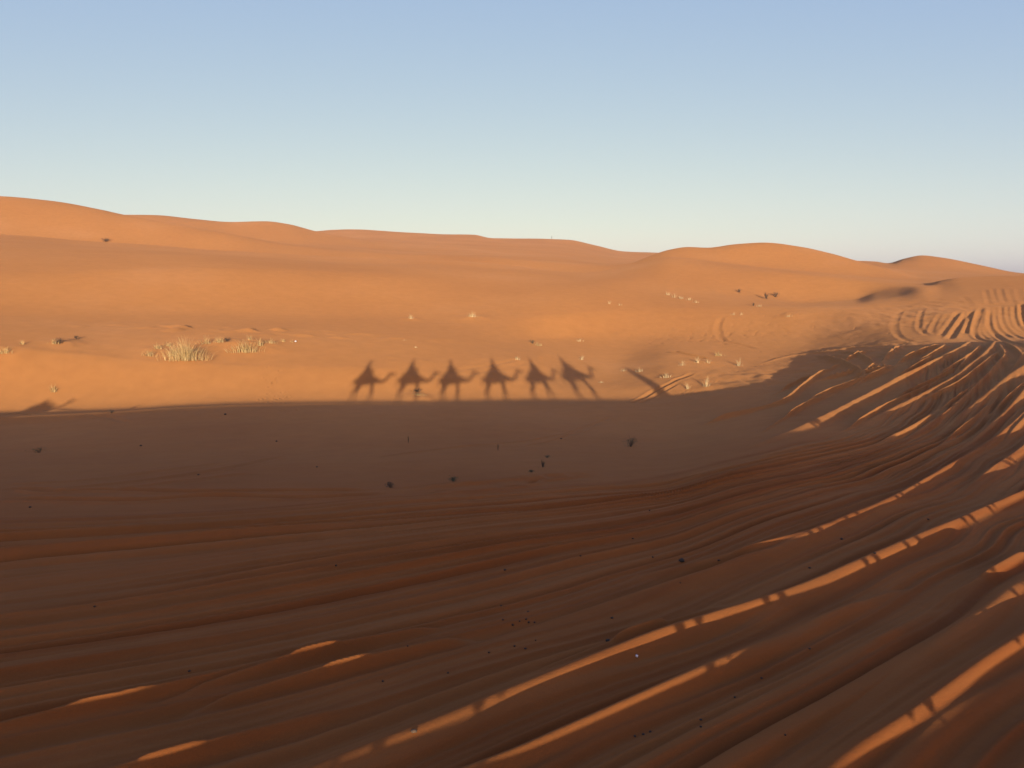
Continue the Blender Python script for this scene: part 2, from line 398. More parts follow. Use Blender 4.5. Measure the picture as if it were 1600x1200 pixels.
# churned sand where the tracks cross, trampled sand farther left
reg = np.exp(-(((U - 36) / 5) ** 2 + ((D - 68) / 7) ** 2))
DET += reg * (noise2(U * 1.1, D * .5) * .16 + noise2(U * 2.3 + 4, D * .9) * .08)
reg = np.exp(-(((U - 52) / 11) ** 2 + ((D - 84) / 9) ** 2))
DET += reg * (noise2(U * .8 + 9, D * .35) * .14 + noise2(U * 1.9 + 4, D * .8) * .05)
reg = np.exp(-(((U - 30) / 9) ** 2 + ((D - 92) / 6) ** 2))
DET += reg * np.minimum(0, noise2(Xs * 1.5, Ys * .9) + .05) * .22
reg = np.exp(-(((U + 20) / 14) ** 2 + ((D - 80) / 3) ** 2))
DET += reg * np.maximum(0, noise2(Xs * .45 + 8, Ys * .45)) * .7
reg = np.exp(-(((U - 25) / 7) ** 2 + ((D - 64) / 6) ** 2))
DET += reg * (noise2(U * .45 + 3, D * .3) * .28 + noise2(U * 1.2, D * .7 + 8) * .10)
# a few sharp-edged hoof prints
hoof = random.Random(5)
for _ in range(80):
    f = hoof.random(); a = hoof.choice([((1120,470),(1400,540)), ((1000,640),(1230,545)), ((420,575),(450,640))])
    px = a[0][0] + f * (a[1][0] - a[0][0]) + hoof.gauss(0, 14); py = a[0][1] + f * (a[1][1] - a[0][1]) + hoof.gauss(0, 7)
    x, y, _z = hit0(px, py)
    k = np.nonzero((np.abs(Xs - x) < .5) & (np.abs(Ys - y) < .5))
    q = np.hypot(Xs[k] - x, Ys[k] - y)
    DET[k] += -.04 * np.exp(-(q / .12) ** 4) + .018 * np.exp(-((q - .19) / .07) ** 2)

# sand heaped at the foot of the grass
MOUNDS = [(650,618,1.1,.34),(642,500,1.2,.3),(738,500,2.0,.45),(290,562,1.6,.35),(345,545,2.5,.35),(400,545,2.0,.3),(240,552,1.2,.25),(1100,568,1.4,.2),(1100,604,.9,.15),
          (906,533,.8,.15),(836,538,.8,.18),(808,562,.5,.12),(85,612,.8,.15),(90,540,1.6,.3),(10,552,1.6,.3),(1235,495,1.4,.25),(1042,589,.8,.14)]
for px, py, sg, hh in MOUNDS:
    x, y, _z = hit0(px, py)
    DET += hh * np.exp(-((Xs - x) ** 2 + (Ys - y - sg * .4) ** 2) / (sg * sg)) * (.8 + .5 * noise2(Xs * .9, Ys * .9))

# coarse red and fine pale sand lie sorted in streaks along the driven lines
STREAK = np.zeros_like(Z)
STREAK[SLC] = (noise2(p1 / .42 + 300, U * .05 + 3) * .8 + noise2(p1 / .17 + 80, U * .08) * .6 + noise2(p1 / 1.1 + 31, U * .04) * .6) * smooth(23, 18, P) * smooth(70, 50, D)
wfade = smooth(41.2, 39.5, np.abs(th[it]) / R(1))[None, :] * smooth(150, 118, Rs)
Z[SLC] = Zs + DET * wfade
# broad undulation of the farther dunes
Zf = (noise2(X / 23, Y / 23) * .35 + noise2(X / 9 + 7, Y / 9) * .04) * smooth(100, 150, Rg) * smooth(7000, 900, Rg)
Zf += noise2(X / 70 + 3, Y / 70) * 1.3 * smooth(180, 300, Rg) * smooth(7000, 900, Rg) * .6
Z = Z + Zf
ground_z, hit = make_hit(Z)

# ------------------------------------------------------------------ vertex normals of the whole sheet, so that its pieces shade as one
def cross_normals():
    Pn = np.stack([X, Y, Z], -1)
    dr = np.empty_like(Pn); dt = np.empty_like(Pn)
    dr[1:-1] = Pn[2:] - Pn[:-2]; dr[0] = Pn[1] - Pn[0]; dr[-1] = Pn[-1] - Pn[-2]
    dt[:, 1:-1] = Pn[:, 2:] - Pn[:, :-2]; dt[:, 0] = Pn[:, 1] - Pn[:, -2]; dt[:, -1] = dt[:, 0]
    n = np.cross(dt, dr); n /= np.linalg.norm(n, axis=-1, keepdims=True)
    return n
NRM = cross_normals()
if NRM[..., 2].mean() < 0: NRM = -NRM

# which dune a face belongs to
Rm = .5 * (rr[1:] + rr[:-1])[:, None] * np.ones((1, NT - 1)); lm = .5 * (lr[:, 1:] + lr[:, :-1]); thm = .5 * (th[1:] + th[:-1])[None, :]
piece = np.zeros(Rm.shape, int)
inf = (np.abs(thm) < R(45))
xs_split = math.atan2(*[float(v) for v in ray(985, 420)][:2])
piece[(Rm > lm[3]) & inf] = 1; piece[(Rm > lm[3]) & (thm > xs_split) & inf] = 2
piece[(Rm > lm[6]) & inf & (thm <= xs_split)] = 3
piece[(Rm > lm[8]) & inf & (thm <= xs_split)] = 4; piece[(Rm > lm[8]) & inf & (thm > xs_split)] = 5
piece[(Rm > lm[10]) & inf] = 6; piece[(Rm > 1000) & inf] = 0

def grid_piece(name, mask, mat):
    jj, ii = np.nonzero(mask)
    q = np.stack([jj * NT + ii, jj * NT + ii + 1, (jj + 1) * NT + ii + 1, (jj + 1) * NT + ii], -1)
    used, inv = np.unique(q, return_inverse=True); q = inv.reshape(q.shape)
    co = np.stack([X.ravel()[used], Y.ravel()[used], Z.ravel()[used]], -1)
    nn = NRM.reshape(-1, 3)[used]
    # face upward
    e1 = co[q[:, 1]] - co[q[:, 0]]; e2 = co[q[:, 3]] - co[q[:, 0]]
    if np.cross(e1, e2)[:, 2].mean() < 0: q = q[:, ::-1]
    me = bpy.data.meshes.new(name)
    me.vertices.add(len(co)); me.vertices.foreach_set('co', co.astype(np.float32).ravel())
    me.loops.add(q.size); me.loops.foreach_set('vertex_index', q.astype(np.int32).ravel())
    me.polygons.add(len(q)); me.polygons.foreach_set('loop_start', np.arange(0, q.size, 4, dtype=np.int32))
    me.update(calc_edges=True)
    me.polygons.foreach_set('use_smooth', np.ones(len(q), bool))
    me.normals_split_custom_set_from_vertices(nn.astype(np.float32))
    at = me.attributes.new('streak', 'FLOAT', 'POINT'); at.data.foreach_set('value', STREAK.ravel()[used].astype(np.float32))
    me.materials.append(mat)
    o = bpy.data.objects.new(name, me); COL.objects.link(o); o['kind'] = 'structure'
    return o

# ------------------------------------------------------------------ materials
def new_mat(name):
    m = bpy.data.materials.new(name); m.use_nodes = True
    return m, m.node_tree.nodes, m.node_tree.links, m.node_tree.nodes['Principled BSDF']

def ramp(nodes, links, fac, stops):
    r = nodes.new('ShaderNodeValToRGB'); links.new(fac, r.inputs[0]); e = r.color_ramp.elements
    while len(e) < len(stops): e.new(.5)
    for k, (p, c) in enumerate(stops): e[k].position = p; e[k].color = (*c, 1) if len(c) == 3 else c
    return r

def sand_material():
    m, nd, lk, b = new_mat('sand')
    g = nd.new('ShaderNodeNewGeometry')
    def noise(scale, detail=4, rough=.55, vec=None):
        n = nd.new('ShaderNodeTexNoise'); n.inputs['Scale'].default_value = scale; n.inputs['Detail'].default_value = detail
        n.inputs['Roughness'].default_value = rough; lk.new(vec or g.outputs['Position'], n.inputs['Vector']); return n
    big = noise(.035, 4)
    pale = ramp(nd, lk, big.outputs['Fac'], [(.3, SAND_A), (.55, SAND_B), (.75, SAND_C)])
    # heavier, redder sand lies on the driven slope and gives way to paler sand in the basin
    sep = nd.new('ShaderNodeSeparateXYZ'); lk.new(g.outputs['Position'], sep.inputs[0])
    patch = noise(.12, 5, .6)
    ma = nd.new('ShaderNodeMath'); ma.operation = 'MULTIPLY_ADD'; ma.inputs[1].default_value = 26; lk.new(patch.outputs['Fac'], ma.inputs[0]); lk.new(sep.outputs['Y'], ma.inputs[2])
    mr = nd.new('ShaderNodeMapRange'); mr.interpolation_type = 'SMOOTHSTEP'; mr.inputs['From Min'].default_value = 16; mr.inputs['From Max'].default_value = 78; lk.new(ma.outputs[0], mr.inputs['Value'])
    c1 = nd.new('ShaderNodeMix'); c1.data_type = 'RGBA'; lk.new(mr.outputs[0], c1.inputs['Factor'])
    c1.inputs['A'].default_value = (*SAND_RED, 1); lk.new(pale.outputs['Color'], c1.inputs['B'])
    mid = noise(.9, 5)
    c2 = nd.new('ShaderNodeMix'); c2.data_type = 'RGBA'; c2.blend_type = 'MULTIPLY'; c2.inputs['Factor'].default_value = .5
    c2r = ramp(nd, lk, mid.outputs['Fac'], [(.3, (.88, .87, .86)), (.7, (1.08, 1.07, 1.06))])
    lk.new(c1.outputs['Result'], c2.inputs['A']); lk.new(c2r.outputs['Color'], c2.inputs['B'])
    st = nd.new('ShaderNodeAttribute'); st.attribute_name = 'streak'
    sr = nd.new('ShaderNodeMapRange'); sr.inputs['From Min'].default_value = -.7; sr.inputs['From Max'].default_value = .7; lk.new(st.outputs['Fac'], sr.inputs['Value'])
    c4 = nd.new('ShaderNodeMix'); c4.data_type = 'RGBA'; c4.blend_type = 'MULTIPLY'; c4.inputs['Factor'].default_value = 1
    c4r = ramp(nd, lk, sr.outputs[0], [(.1, (.86, .75, .68)), (.5, (1, 1, 1)), (.9, (1.05, 1.09, 1.12))])
    lk.new(c2.outputs['Result'], c4.inputs['A']); lk.new(c4r.outputs['Color'], c4.inputs['B'])
    grain = noise(160, 2, .7)
    c3 = nd.new('ShaderNodeMix'); c3.data_type = 'RGBA'; c3.blend_type = 'MULTIPLY'; c3.inputs['Factor'].default_value = .6
    c3r = ramp(nd, lk, grain.outputs['Fac'], [(.3, (.72, .70, .68)), (.7, (1.2, 1.2, 1.2))])
    lk.new(c4.outputs['Result'], c3.inputs['A']); lk.new(c3r.outputs['Color'], c3.inputs['B'])
    lk.new(c3.outputs['Result'], b.inputs['Base Color'])
    b.inputs['Roughness'].default_value = 1.0
    b.inputs['Diffuse Roughness'].default_value = .5
    b.inputs['Specular IOR Level'].default_value = .08
    lump = noise(14, 5, .6)
    bp = nd.new('ShaderNodeBump'); bp.inputs['Strength'].default_value = .3; bp.inputs['Distance'].default_value = .02
    lk.new(lump.outputs['Fac'], bp.inputs['Height'])
    bp2 = nd.new('ShaderNodeBump'); bp2.inputs['Strength'].default_value = .3; bp2.inputs['Distance'].default_value = .003
    lk.new(grain.outputs['Fac'], bp2.inputs['Height']); lk.new(bp.outputs['Normal'], bp2.inputs['Normal'])
    clod = noise(38, 6, .65)
    bp3 = nd.new('ShaderNodeBump'); bp3.inputs['Strength'].default_value = .4; bp3.inputs['Distance'].default_value = .012
    lk.new(clod.outputs['Fac'], bp3.inputs['Height']); lk.new(bp2.outputs['Normal'], bp3.inputs['Normal'])
    lk.new(bp3.outputs['Normal'], b.inputs['Normal'])
    return m
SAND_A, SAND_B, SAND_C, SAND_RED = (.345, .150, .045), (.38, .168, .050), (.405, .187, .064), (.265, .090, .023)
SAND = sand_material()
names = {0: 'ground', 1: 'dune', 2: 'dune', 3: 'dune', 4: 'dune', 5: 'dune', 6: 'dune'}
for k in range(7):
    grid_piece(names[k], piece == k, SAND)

# ------------------------------------------------------------------ world, sun, camera
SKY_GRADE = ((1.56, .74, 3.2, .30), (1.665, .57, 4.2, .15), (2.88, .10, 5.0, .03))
w = bpy.data.worlds.new('World'); scene.world = w; w.use_nodes = True
wn, wl = w.node_tree.nodes, w.node_tree.links
bg = wn['Background']; sky = wn.new('ShaderNodeTexSky'); sky.sky_type = 'NISHITA'; sky.sun_disc = False
SUN_DIR_AZ = SUN_AZ + math.pi
sky.sun_elevation = SUN_EL; sky.sun_rotation = SUN_DIR_AZ
sky.air_density, sky.dust_density, sky.ozone_density = .5, 1.7, .45
sky.altitude = 700
# sky colour grade: each channel is compressed a little, bright parts get added glow
sp = wn.new('ShaderNodeSeparateColor'); cb = wn.new('ShaderNodeCombineColor'); wl.new(sky.outputs[0], sp.inputs[0])
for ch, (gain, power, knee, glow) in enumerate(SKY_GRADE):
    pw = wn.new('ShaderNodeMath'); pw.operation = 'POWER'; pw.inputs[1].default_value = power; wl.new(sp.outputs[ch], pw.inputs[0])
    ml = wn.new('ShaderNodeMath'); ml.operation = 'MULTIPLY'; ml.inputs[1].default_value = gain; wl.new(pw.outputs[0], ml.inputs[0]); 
    sb = wn.new('ShaderNodeMath'); sb.operation = 'SUBTRACT'; sb.inputs[1].default_value = knee; wl.new(sp.outputs[ch], sb.inputs[0])      # extra glow on the sun side, added to warm the shaded sand
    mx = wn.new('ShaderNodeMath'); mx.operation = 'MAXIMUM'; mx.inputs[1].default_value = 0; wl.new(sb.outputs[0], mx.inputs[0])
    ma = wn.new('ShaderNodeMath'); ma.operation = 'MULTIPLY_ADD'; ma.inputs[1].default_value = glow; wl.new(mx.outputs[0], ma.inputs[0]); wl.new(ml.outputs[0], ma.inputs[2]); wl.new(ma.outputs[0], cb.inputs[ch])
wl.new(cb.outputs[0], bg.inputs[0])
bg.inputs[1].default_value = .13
sun = bpy.data.lights.new('sun', 'SUN'); sun.energy = 3.8; sun.angle = R(.38); sun.color = (1, .88, .74)
so = bpy.data.objects.new('sun', sun); COL.objects.link(so)
sdir = Vector((AX * math.cos(SUN_EL), AY * math.cos(SUN_EL), -math.sin(SUN_EL)))   # the way the light travels
so.rotation_euler = sdir.to_track_quat('-Z', 'Y').to_euler(); so.location = (0, 0, 60)

cam = bpy.data.cameras.new('camera'); co_ = bpy.data.objects.new('camera', cam); COL.objects.link(co_)
cam.sensor_width = 36; cam.lens = 36 * F_PX / 1600; cam.clip_end = 30000; cam.clip_start = .05
co_.location = (0, 0, CAM_Z); co_.rotation_euler = (math.pi / 2 - PITCH, 0, 0)
scene.camera = co_
vs = scene.view_settings; vs.view_transform = 'Standard'; vs.look = 'None'; vs.exposure = .8; vs.gamma = 1

# ------------------------------------------------------------------ the dusty air
bm = bmesh.new(); bmesh.ops.create_cube(bm, size=1)
for v in bm.verts: v.co = Vector((v.co.x * 19000, v.co.y * 19000, -13 if v.co.z < 0 else 62))
me = bpy.data.meshes.new('haze'); bm.to_mesh(me); bm.free()
hz = bpy.data.objects.new('haze', me); COL.objects.link(hz); hz['kind'] = 'stuff'; hz['label'] = 'thin pale dust haze over the far dunes'
hm = bpy.data.materials.new('dust_haze'); hm.use_nodes = True; hn = hm.node_tree.nodes; hn.clear()
ho = hn.new('ShaderNodeOutputMaterial'); hv = hn.new('ShaderNodeVolumePrincipled'); hv.inputs['Color'].default_value = (.86, .81, .74, 1); hv.inputs['Density'].default_value = HAZE; hv.inputs['Anisotropy'].default_value = .2
hm.node_tree.links.new(hv.outputs[0], ho.inputs['Volume']); me.materials.append(hm)
# ------------------------------------------------------------------ caravan: it walks the ridge at the photographer's back and throws the shadows
def plain_mat(name, c1, c2, scale=6, rough=.9):
    m, nd, lk, b = new_mat(name)
    t = nd.new('ShaderNodeTexCoord'); n = nd.new('ShaderNodeTexNoise'); n.inputs['Scale'].default_value = scale; n.inputs['Detail'].default_value = 5
    lk.new(t.outputs['Object'], n.inputs['Vector'])
    r = ramp(nd, lk, n.outputs['Fac'], [(.3, c1), (.7, c2)])
    lk.new(r.outputs['Color'], b.inputs['Base Color']); b.inputs['Roughness'].default_value = rough; b.inputs['Specular IOR Level'].default_value = .2
    return m
FUR = plain_mat('camel_fur', (.30, .19, .10), (.42, .29, .17), 9)
ROBE_BLUE = plain_mat('blue_cloth', (.05, .08, .20), (.08, .12, .28), 14)
ROBE_WHITE = plain_mat('pale_cloth', (.45, .42, .36), (.6, .57, .5), 14)
ROBE_DARK = plain_mat('dark_cloth', (.05, .045, .045), (.09, .08, .075), 14)
BLANKET = plain_mat('red_blanket', (.25, .05, .04), (.34, .16, .06), 18)
SKIN = plain_mat('skin', (.33, .18, .11), (.40, .23, .15), 12, .6)
ROPE = plain_mat('rope', (.3, .24, .14), (.42, .34, .2), 40)
DUNG = plain_mat('camel_dropping', (.03, .022, .016), (.06, .042, .03), 60)
STRAW = plain_mat('dry_straw', (.42, .28, .10), (.60, .43, .19), 3)
STRAW_PALE = plain_mat('pale_straw', (.52, .37, .17), (.68, .52, .28), 3)
LEAF = plain_mat('grey_green_leaf', (.05, .06, .03), (.10, .11, .055), 9)
TWIG = plain_mat('dry_twig', (.07, .045, .03), (.13, .085, .05), 9)
STONE = plain_mat('pale_stone', (.55, .50, .46), (.75, .72, .68), 30)

def link_mesh(name, me, mat=None, parent=None):
    o = bpy.data.objects.new(name, me); COL.objects.link(o)
    if mat: me.materials.clear(); me.materials.append(mat)
    if parent: o.parent = parent
    return o

def skin_mesh(name, chains, sub=2):
    """chains of (x, y, z, radius); a chain may start with the name of an earlier vertex. One continuous surface."""
    vs, es, rad, names = [], [], [], {}
    for ch in chains:
        prev = None
        for p in ch:
            if isinstance(p, str): prev = names[p]; continue
            vs.append(p[:3]); rad.append(p[3]); i = len(vs) - 1
            if len(p) > 4: names[p[4]] = i
            if prev is not None: es.append((prev, i))
            prev = i
    me = bpy.data.meshes.new(name + '_bones'); me.from_pydata(vs, es, [])
    o = bpy.data.objects.new(name + '_bones', me); COL.objects.link(o)
    mod = o.modifiers.new('skin', 'SKIN'); mod.use_smooth_shade = True
    for i, sv in enumerate(me.skin_vertices[0].data):
        r = rad[i]; sv.radius = r if isinstance(r, tuple) else (r, r); sv.use_root = (i == 0)
    if sub: m2 = o.modifiers.new('sub', 'SUBSURF'); m2.levels = sub; m2.render_levels = sub
    dg = bpy.context.evaluated_depsgraph_get()
    out = bpy.data.meshes.new_from_object(o.evaluated_get(dg)); out.name = name
    bpy.data.objects.remove(o); bpy.data.meshes.remove(me)
    for p in out.polygons: p.use_smooth = True
    return out

def camel_mesh(swing):
    f1, f2, h1, h2 = swing
    ch = [[(-.64,0,1.46,.29,'hip'),(-.30,0,1.42,.37),(.05,0,1.42,.41,'back'),(.42,0,1.44,.35,'shoulder'),(.70,0,1.45,.22),
           (.95,0,1.30,.15),(1.20,0,1.30,.125),(1.42,0,1.44,.11),(1.60,0,1.68,.10),(1.68,0,1.88,.115,'poll'),(1.86,0,1.87,.095),(2.04,0,1.79,.075),(2.12,0,1.76,.055)],
          ['back',(-.02,0,1.78,.24),(-.04,0,1.98,.13)],
          ['hip',(-.88,0,1.42,.07),(-1.0,0,1.15,.035),(-1.03,0,.88,.03)]]
    for s, f, h in ((1, f1, h1), (-1, f2, h2)):
        ch.append(['shoulder',(.46,.17*s,1.15,.16),(.46+f*.35,.16*s,.86,.09),(.50+f*.6,.15*s,.60,.075),(.47+f*.9,.15*s,.32,.05),(.47+f,.15*s,.10,.055),(.53+f,.15*s,.035,.085)])
        ch.append(['hip',(-.60,.18*s,1.18,.19),(-.50+h*.3,.17*s,.92,.125),(-.72+h*.7,.15*s,.60,.075),(-.70+h*.9,.15*s,.32,.05),(-.66+h,.15*s,.10,.055),(-.60+h,.15*s,.035,.085)])
    return skin_mesh('camel_body', ch)

SWINGS = [(.16, -.14, -.20, .14), (-.10, .14, .12, -.12), (.05, -.20, -.05, .18)]
CAMEL_BODIES = [camel_mesh(s) for s in SWINGS]
def ear_mesh():
    return skin_mesh('camel_ear', [[(0,0,0,.03),(-.02,0,.06,.028),(-.03,0,.11,.008)]], 1)
EAR = ear_mesh()
def eye_mesh():
    bm = bmesh.new(); bmesh.ops.create_icosphere(bm, subdivisions=2, radius=.022); me = bpy.data.meshes.new('camel_eye'); bm.to_mesh(me); bm.free(); return me
EYE = eye_mesh()
def saddle_mesh():
    """thick blanket draped over the hump, with a padded ring"""
    bm = bmesh.new(); rows = []
    for i in range(13):
        x = -.62 + i * .095
        row = []
        for j in range(15):
            a = -1 + 2 * j / 14
            hump = 1.80 + .24 * math.exp(-((x + .04) / .28) ** 2)
            y = .52 * math.sin(a * 1.35); z = hump - .92 * (1 - math.cos(a * 1.35)) + .012 * math.sin(i * 2.1 + j * 1.3)
            row.append(bm.verts.new((x, y, z)))
        rows.append(row)
    for i in range(12):
        for j in range(14): bm.faces.new((rows[i][j], rows[i+1][j], rows[i+1][j+1], rows[i][j+1]))
    bmesh.ops.solidify(bm, geom=bm.faces[:], thickness=.05)
    me = bpy.data.meshes.new('saddle_blanket'); bm.to_mesh(me); bm.free()
    for p in me.polygons: p.use_smooth = True
    return me
SADDLE = saddle_mesh()
def rail_mesh():
    return skin_mesh('saddle_rail', [[(.42,-.2,1.95,.022),(.42,-.2,2.18,.022),(.42,0,2.2,.022),(.42,.2,2.18,.022),(.42,.2,1.95,.022)]], 1)
RAIL = rail_mesh()

def hand(ch, root, p, d, side):
    """palm, thumb and four curled fingers as chains from the wrist"""
    p = Vector(p); d = Vector(d).normalized(); w = d.cross(Vector((0, 0, 1))).normalized()
    palm = p + d * .07
    ch.append([root, (*palm, (.038, .020), root + '_palm')])
    for k in range(4):
        b = palm + w * (.027 - .018 * k) + d * .03; L = (.07, .08, .075, .06)[k]
        ch.append([root + '_palm', (*b, .0095), (*(b + d * L * .5 - Vector((0, 0, .012))), .0085), (*(b + d * L * .7 - Vector((0, 0, .045))), .0075)])
    ch.append([root + '_palm', (*(p + d * .04 + w * .045 * side), .011), (*(p + d * .08 + w * .055 * side - Vector((0, 0, .02))), .009)])

def rider_mesh(pose):
    lean, armx, armz = pose
    ch = [[(0,0,2.02,(.19,.16),'pelvis'),(.0+lean*.3,0,2.20,.165),(.02+lean*.7,0,2.40,.18,'chest'),(.0+lean,0,2.55,.13,'neckbase'),(.02+lean,0,2.64,.065),(.03+lean,0,2.70,.075,'skull'),(.03+lean,0,2.80,.105),(.02+lean,0,2.86,.075)],
          ['skull',(.10+lean,0,2.74,.055),(.145+lean,0,2.735,.018)]]
    for s in (1, -1):
        n = 'wrist%d' % s
        ch.append(['chest',(lean*.9,.20*s,2.50,.07),(.06+lean*.8,.27*s,2.27,.052),(armx*.8,.20*s,armz,.038),(armx,.15*s,armz+.02,.032,n)])
        hand(ch, n, (armx,.15*s,armz+.02), (1,-.2*s,-.2), -s)
        ch.append(['pelvis',(.08,.22*s,1.98,.105),(.26,.40*s,1.72,.075),(.22,.46*s,1.50,.055),(.16,.46*s,1.30,.042),(.28,.47*s,1.26,.035)])
    return skin_mesh('person', ch)
RIDERS = [rider_mesh(p) for p in ((.02, .40, 2.16), (.06, .42, 2.14), (-.03, .36, 2.20))]
def robe_mesh():
    bm = bmesh.new(); rings = [(2.58,.10,.12,0),(2.50,.17,.235,0),(2.35,.23,.27,.02),(2.15,.30,.30,.03),(2.02,.39,.37,.04),(1.86,.47,.48,.04),(1.66,.50,.56,.04),(1.40,.47,.56,.04)]
    prev = None
    for k, (z, a, b, x0) in enumerate(rings):
        ring = [bm.verts.new((x0 + a * math.cos(t) * (1 + .04 * math.sin(5 * t + k)), b * math.sin(t) * (1 + .03 * math.sin(7 * t + 2 * k)), z + .02 * math.sin(3 * t))) for t in [2 * math.pi * i / 28 for i in range(28)]]
        if prev:
            for i in range(28): bm.faces.new((prev[i], ring[i], ring[(i+1) % 28], prev[(i+1) % 28]))
        prev = ring
    bmesh.ops.solidify(bm, geom=bm.faces[:], thickness=.015)
    me = bpy.data.meshes.new('robe'); bm.to_mesh(me); bm.free()
    for p in me.polygons: p.use_smooth = True
    return me
ROBE = robe_mesh()
def turban_mesh():
    bm = bmesh.new(); prev = None
    prof = [(-.03,.10),(-.01,.135),(.03,.145),(.07,.14),(.10,.115),(.125,.07),(.135,.012)]
    for z, r in prof:
        ring = [bm.verts.new((.02 + r * 1.08 * math.cos(t), r * math.sin(t), 2.80 + z + .014 * math.sin(2 * t + z * 40))) for t in [2 * math.pi * i / 24 for i in range(24)]]
        if prev:
            for i in range(24): bm.faces.new((prev[i], prev[(i+1) % 24], ring[(i+1) % 24], ring[i]))
        prev = ring
    bm.faces.new(prev); bm.normal_update()
    me = bpy.data.meshes.new('turban'); bm.to_mesh(me); bm.free()
    for p in me.polygons: p.use_smooth = True
    return me
TURBAN = turban_mesh()

def tag(o, label, cat, group=None, kind=None):
    o['label'] = label; o['category'] = cat
    if group: o['group'] = group
    if kind: o['kind'] = kind
    return o
def empty(name, loc, rz=0):
    o = bpy.data.objects.new(name, None); COL.objects.link(o); o.location = loc; o.rotation_euler = (0, 0, rz); o.empty_display_size = .3; return o

HEAD = math.atan2(AX * -1, AY)      # not used for aiming, kept for clarity of the frame
FACE = math.atan2(-AX, AY)          # +x of a camel runs along the ridge, to the right of the shadows
def place(u, d, dz=0):
    x, y = to_xy(u, d); return (x, y, float(ground_z(x, y)) + dz)

def make_camel(u, d, pose, label, sc=1.0, rz=0, sink=0):
    c = empty('camel', place(u, d, -sink), FACE + rz); c.scale = (sc,) * 3
    link_mesh('body', CAMEL_BODIES[pose], FUR, c)
    for s in (1, -1):
        e = link_mesh('ear', EAR, FUR, c); e.location = (1.63, .07 * s, 1.97)
        e = link_mesh('eye', EYE, ROBE_DARK, c); e.location = (1.78, .085 * s, 1.90)
    tag(c, label, 'camel', 'camels of the caravan on the ridge')
    return c
def make_rider(c, pose, label, robe, x=0.0, sc=1.0):
    loc, rz = Vector(c.location), c.rotation_euler[2]; k = c.scale[0]
    off = Matrix.Rotation(rz, 3, 'Z') @ Vector((x * k, 0, 0))
    s = empty('saddle', loc, rz); s.scale = (k,) * 3
    link_mesh('blanket', SADDLE, BLANKET, s); link_mesh('rail', RAIL, TWIG, s)
    tag(s, 'red blanket saddle on ' + label[0], 'saddle', 'saddles of the caravan')
    p = link_mesh('person', RIDERS[pose], SKIN); p.location = loc + off + Vector((0, 0, 2.0 * (k - 1))); p.rotation_euler = (0, 0, rz)
    r = link_mesh('robe', ROBE, robe, p); t = link_mesh('turban', TURBAN, ROBE_BLUE if robe is not ROBE_BLUE else ROBE_WHITE, p)
    t.location = ((.02, .06, -.03)[pose], 0, 0)
    tag(p, label[1], 'person', 'riders of the caravan')
ORD = ['leftmost', 'second from left', 'third from left', 'fourth from left', 'fifth from left', 'rightmost']
CARAVAN = [  # u, pose, rider pose, scale
 (-6.9, 0, 0, 1.08, ROBE_BLUE), (-3.4, 1, 1, 1.14, ROBE_WHITE), (-.15, 2, 2, 1.12, ROBE_DARK), (3.5, 1, 0, 1.20, ROBE_BLUE), (7.2, 0, 2, 1.22, ROBE_WHITE), (10.9, 2, 1, 1.32, ROBE_DARK)]
for k, (u, cp, rp, sc, rb) in enumerate(CARAVAN):
    o = ORD[k]
    lab = 'camel walking the ridge, casting the ' + o + ' of the six rider shadows'
    c = make_camel(u, RIDGE_D + .02, cp, lab, sc, (.10, -.14, .16, 0, -.22, .12)[k])
    make_rider(c, rp, ('the camel casting the ' + o + ' rider shadow', 'robed rider seated on the camel casting the ' + o + ' rider shadow'), rb, -.05)
make_camel(-29.8, -6.2, 1, 'riderless camel below the ridge, casting the low shadow at the far left', .95, 0, .22)

def walker_mesh():
    ch = [[(0,0,.95,(.17,.13),'pelvis'),(0,0,1.15,.14),(.01,0,1.36,.165,'chest'),(0,0,1.48,.11),(.02,0,1.55,.06),(.03,0,1.60,.07,'skull'),(.03,0,1.69,.10),(.02,0,1.75,.075)],
          ['skull',(.10,0,1.63,.05),(.14,0,1.63,.018)]]
    for s in (1, -1):
        n = 'wrist%d' % s
        ch.append(['chest',(0,.2*s,1.42,.065),(-.02*s,.25*s,1.18,.048),(.10*s,.24*s,.95,.036),(.12*s,.24*s,.92,.03,n)])
        hand(ch, n, (.12*s,.24*s,.92), (.2,0,-1), s)
        ch.append(['pelvis',(.02*s,.10*s,.85,.1),(.14*s,.10*s,.50,.07),(.12*s-.08,.10*s,.12,.045),(.12*s+.10,.10*s,.04,.04)])
    return skin_mesh('person', ch)
def walker_robe():
    bm = bmesh.new(); prev = None
    for k, (z, a, b) in enumerate([(1.5,.09,.11),(1.43,.15,.22),(1.25,.17,.25),(1.0,.18,.24),(.7,.21,.25),(.4,.24,.27),(.2,.26,.28)]):
        ring = [bm.verts.new((a * math.cos(t) * (1 + .05 * math.sin(6 * t + k)), b * math.sin(t), z + .015 * math.sin(3 * t))) for t in [2 * math.pi * i / 28 for i in range(28)]]
        if prev:
            for i in range(28): bm.faces.new((prev[i], ring[i], ring[(i+1) % 28], prev[(i+1) % 28]))
        prev = ring
    bmesh.ops.solidify(bm, geom=bm.faces[:], thickness=.015)
    me = bpy.data.meshes.new('walker_robe'); bm.to_mesh(me); bm.free()
    for p in me.polygons: p.use_smooth = True
    return me
WALK, WROBE = walker_mesh(), walker_robe()
for u, d, sc, lab in [(16.8, RIDGE_D, 1.32, 'robed guide on foot, casting the long slanting shadow right of the camels')]:
    p = link_mesh('person', WALK, SKIN); p.location = place(u, d); p.rotation_euler = (0, 0, FACE); p.scale = (sc * 1.5, sc * 1.3, sc)
    link_mesh('robe', WROBE, ROBE_BLUE, p); t = link_mesh('turban', TURBAN, ROBE_WHITE, p); t.location = (0, 0, -1.12)
    tag(p, lab, 'person', None)
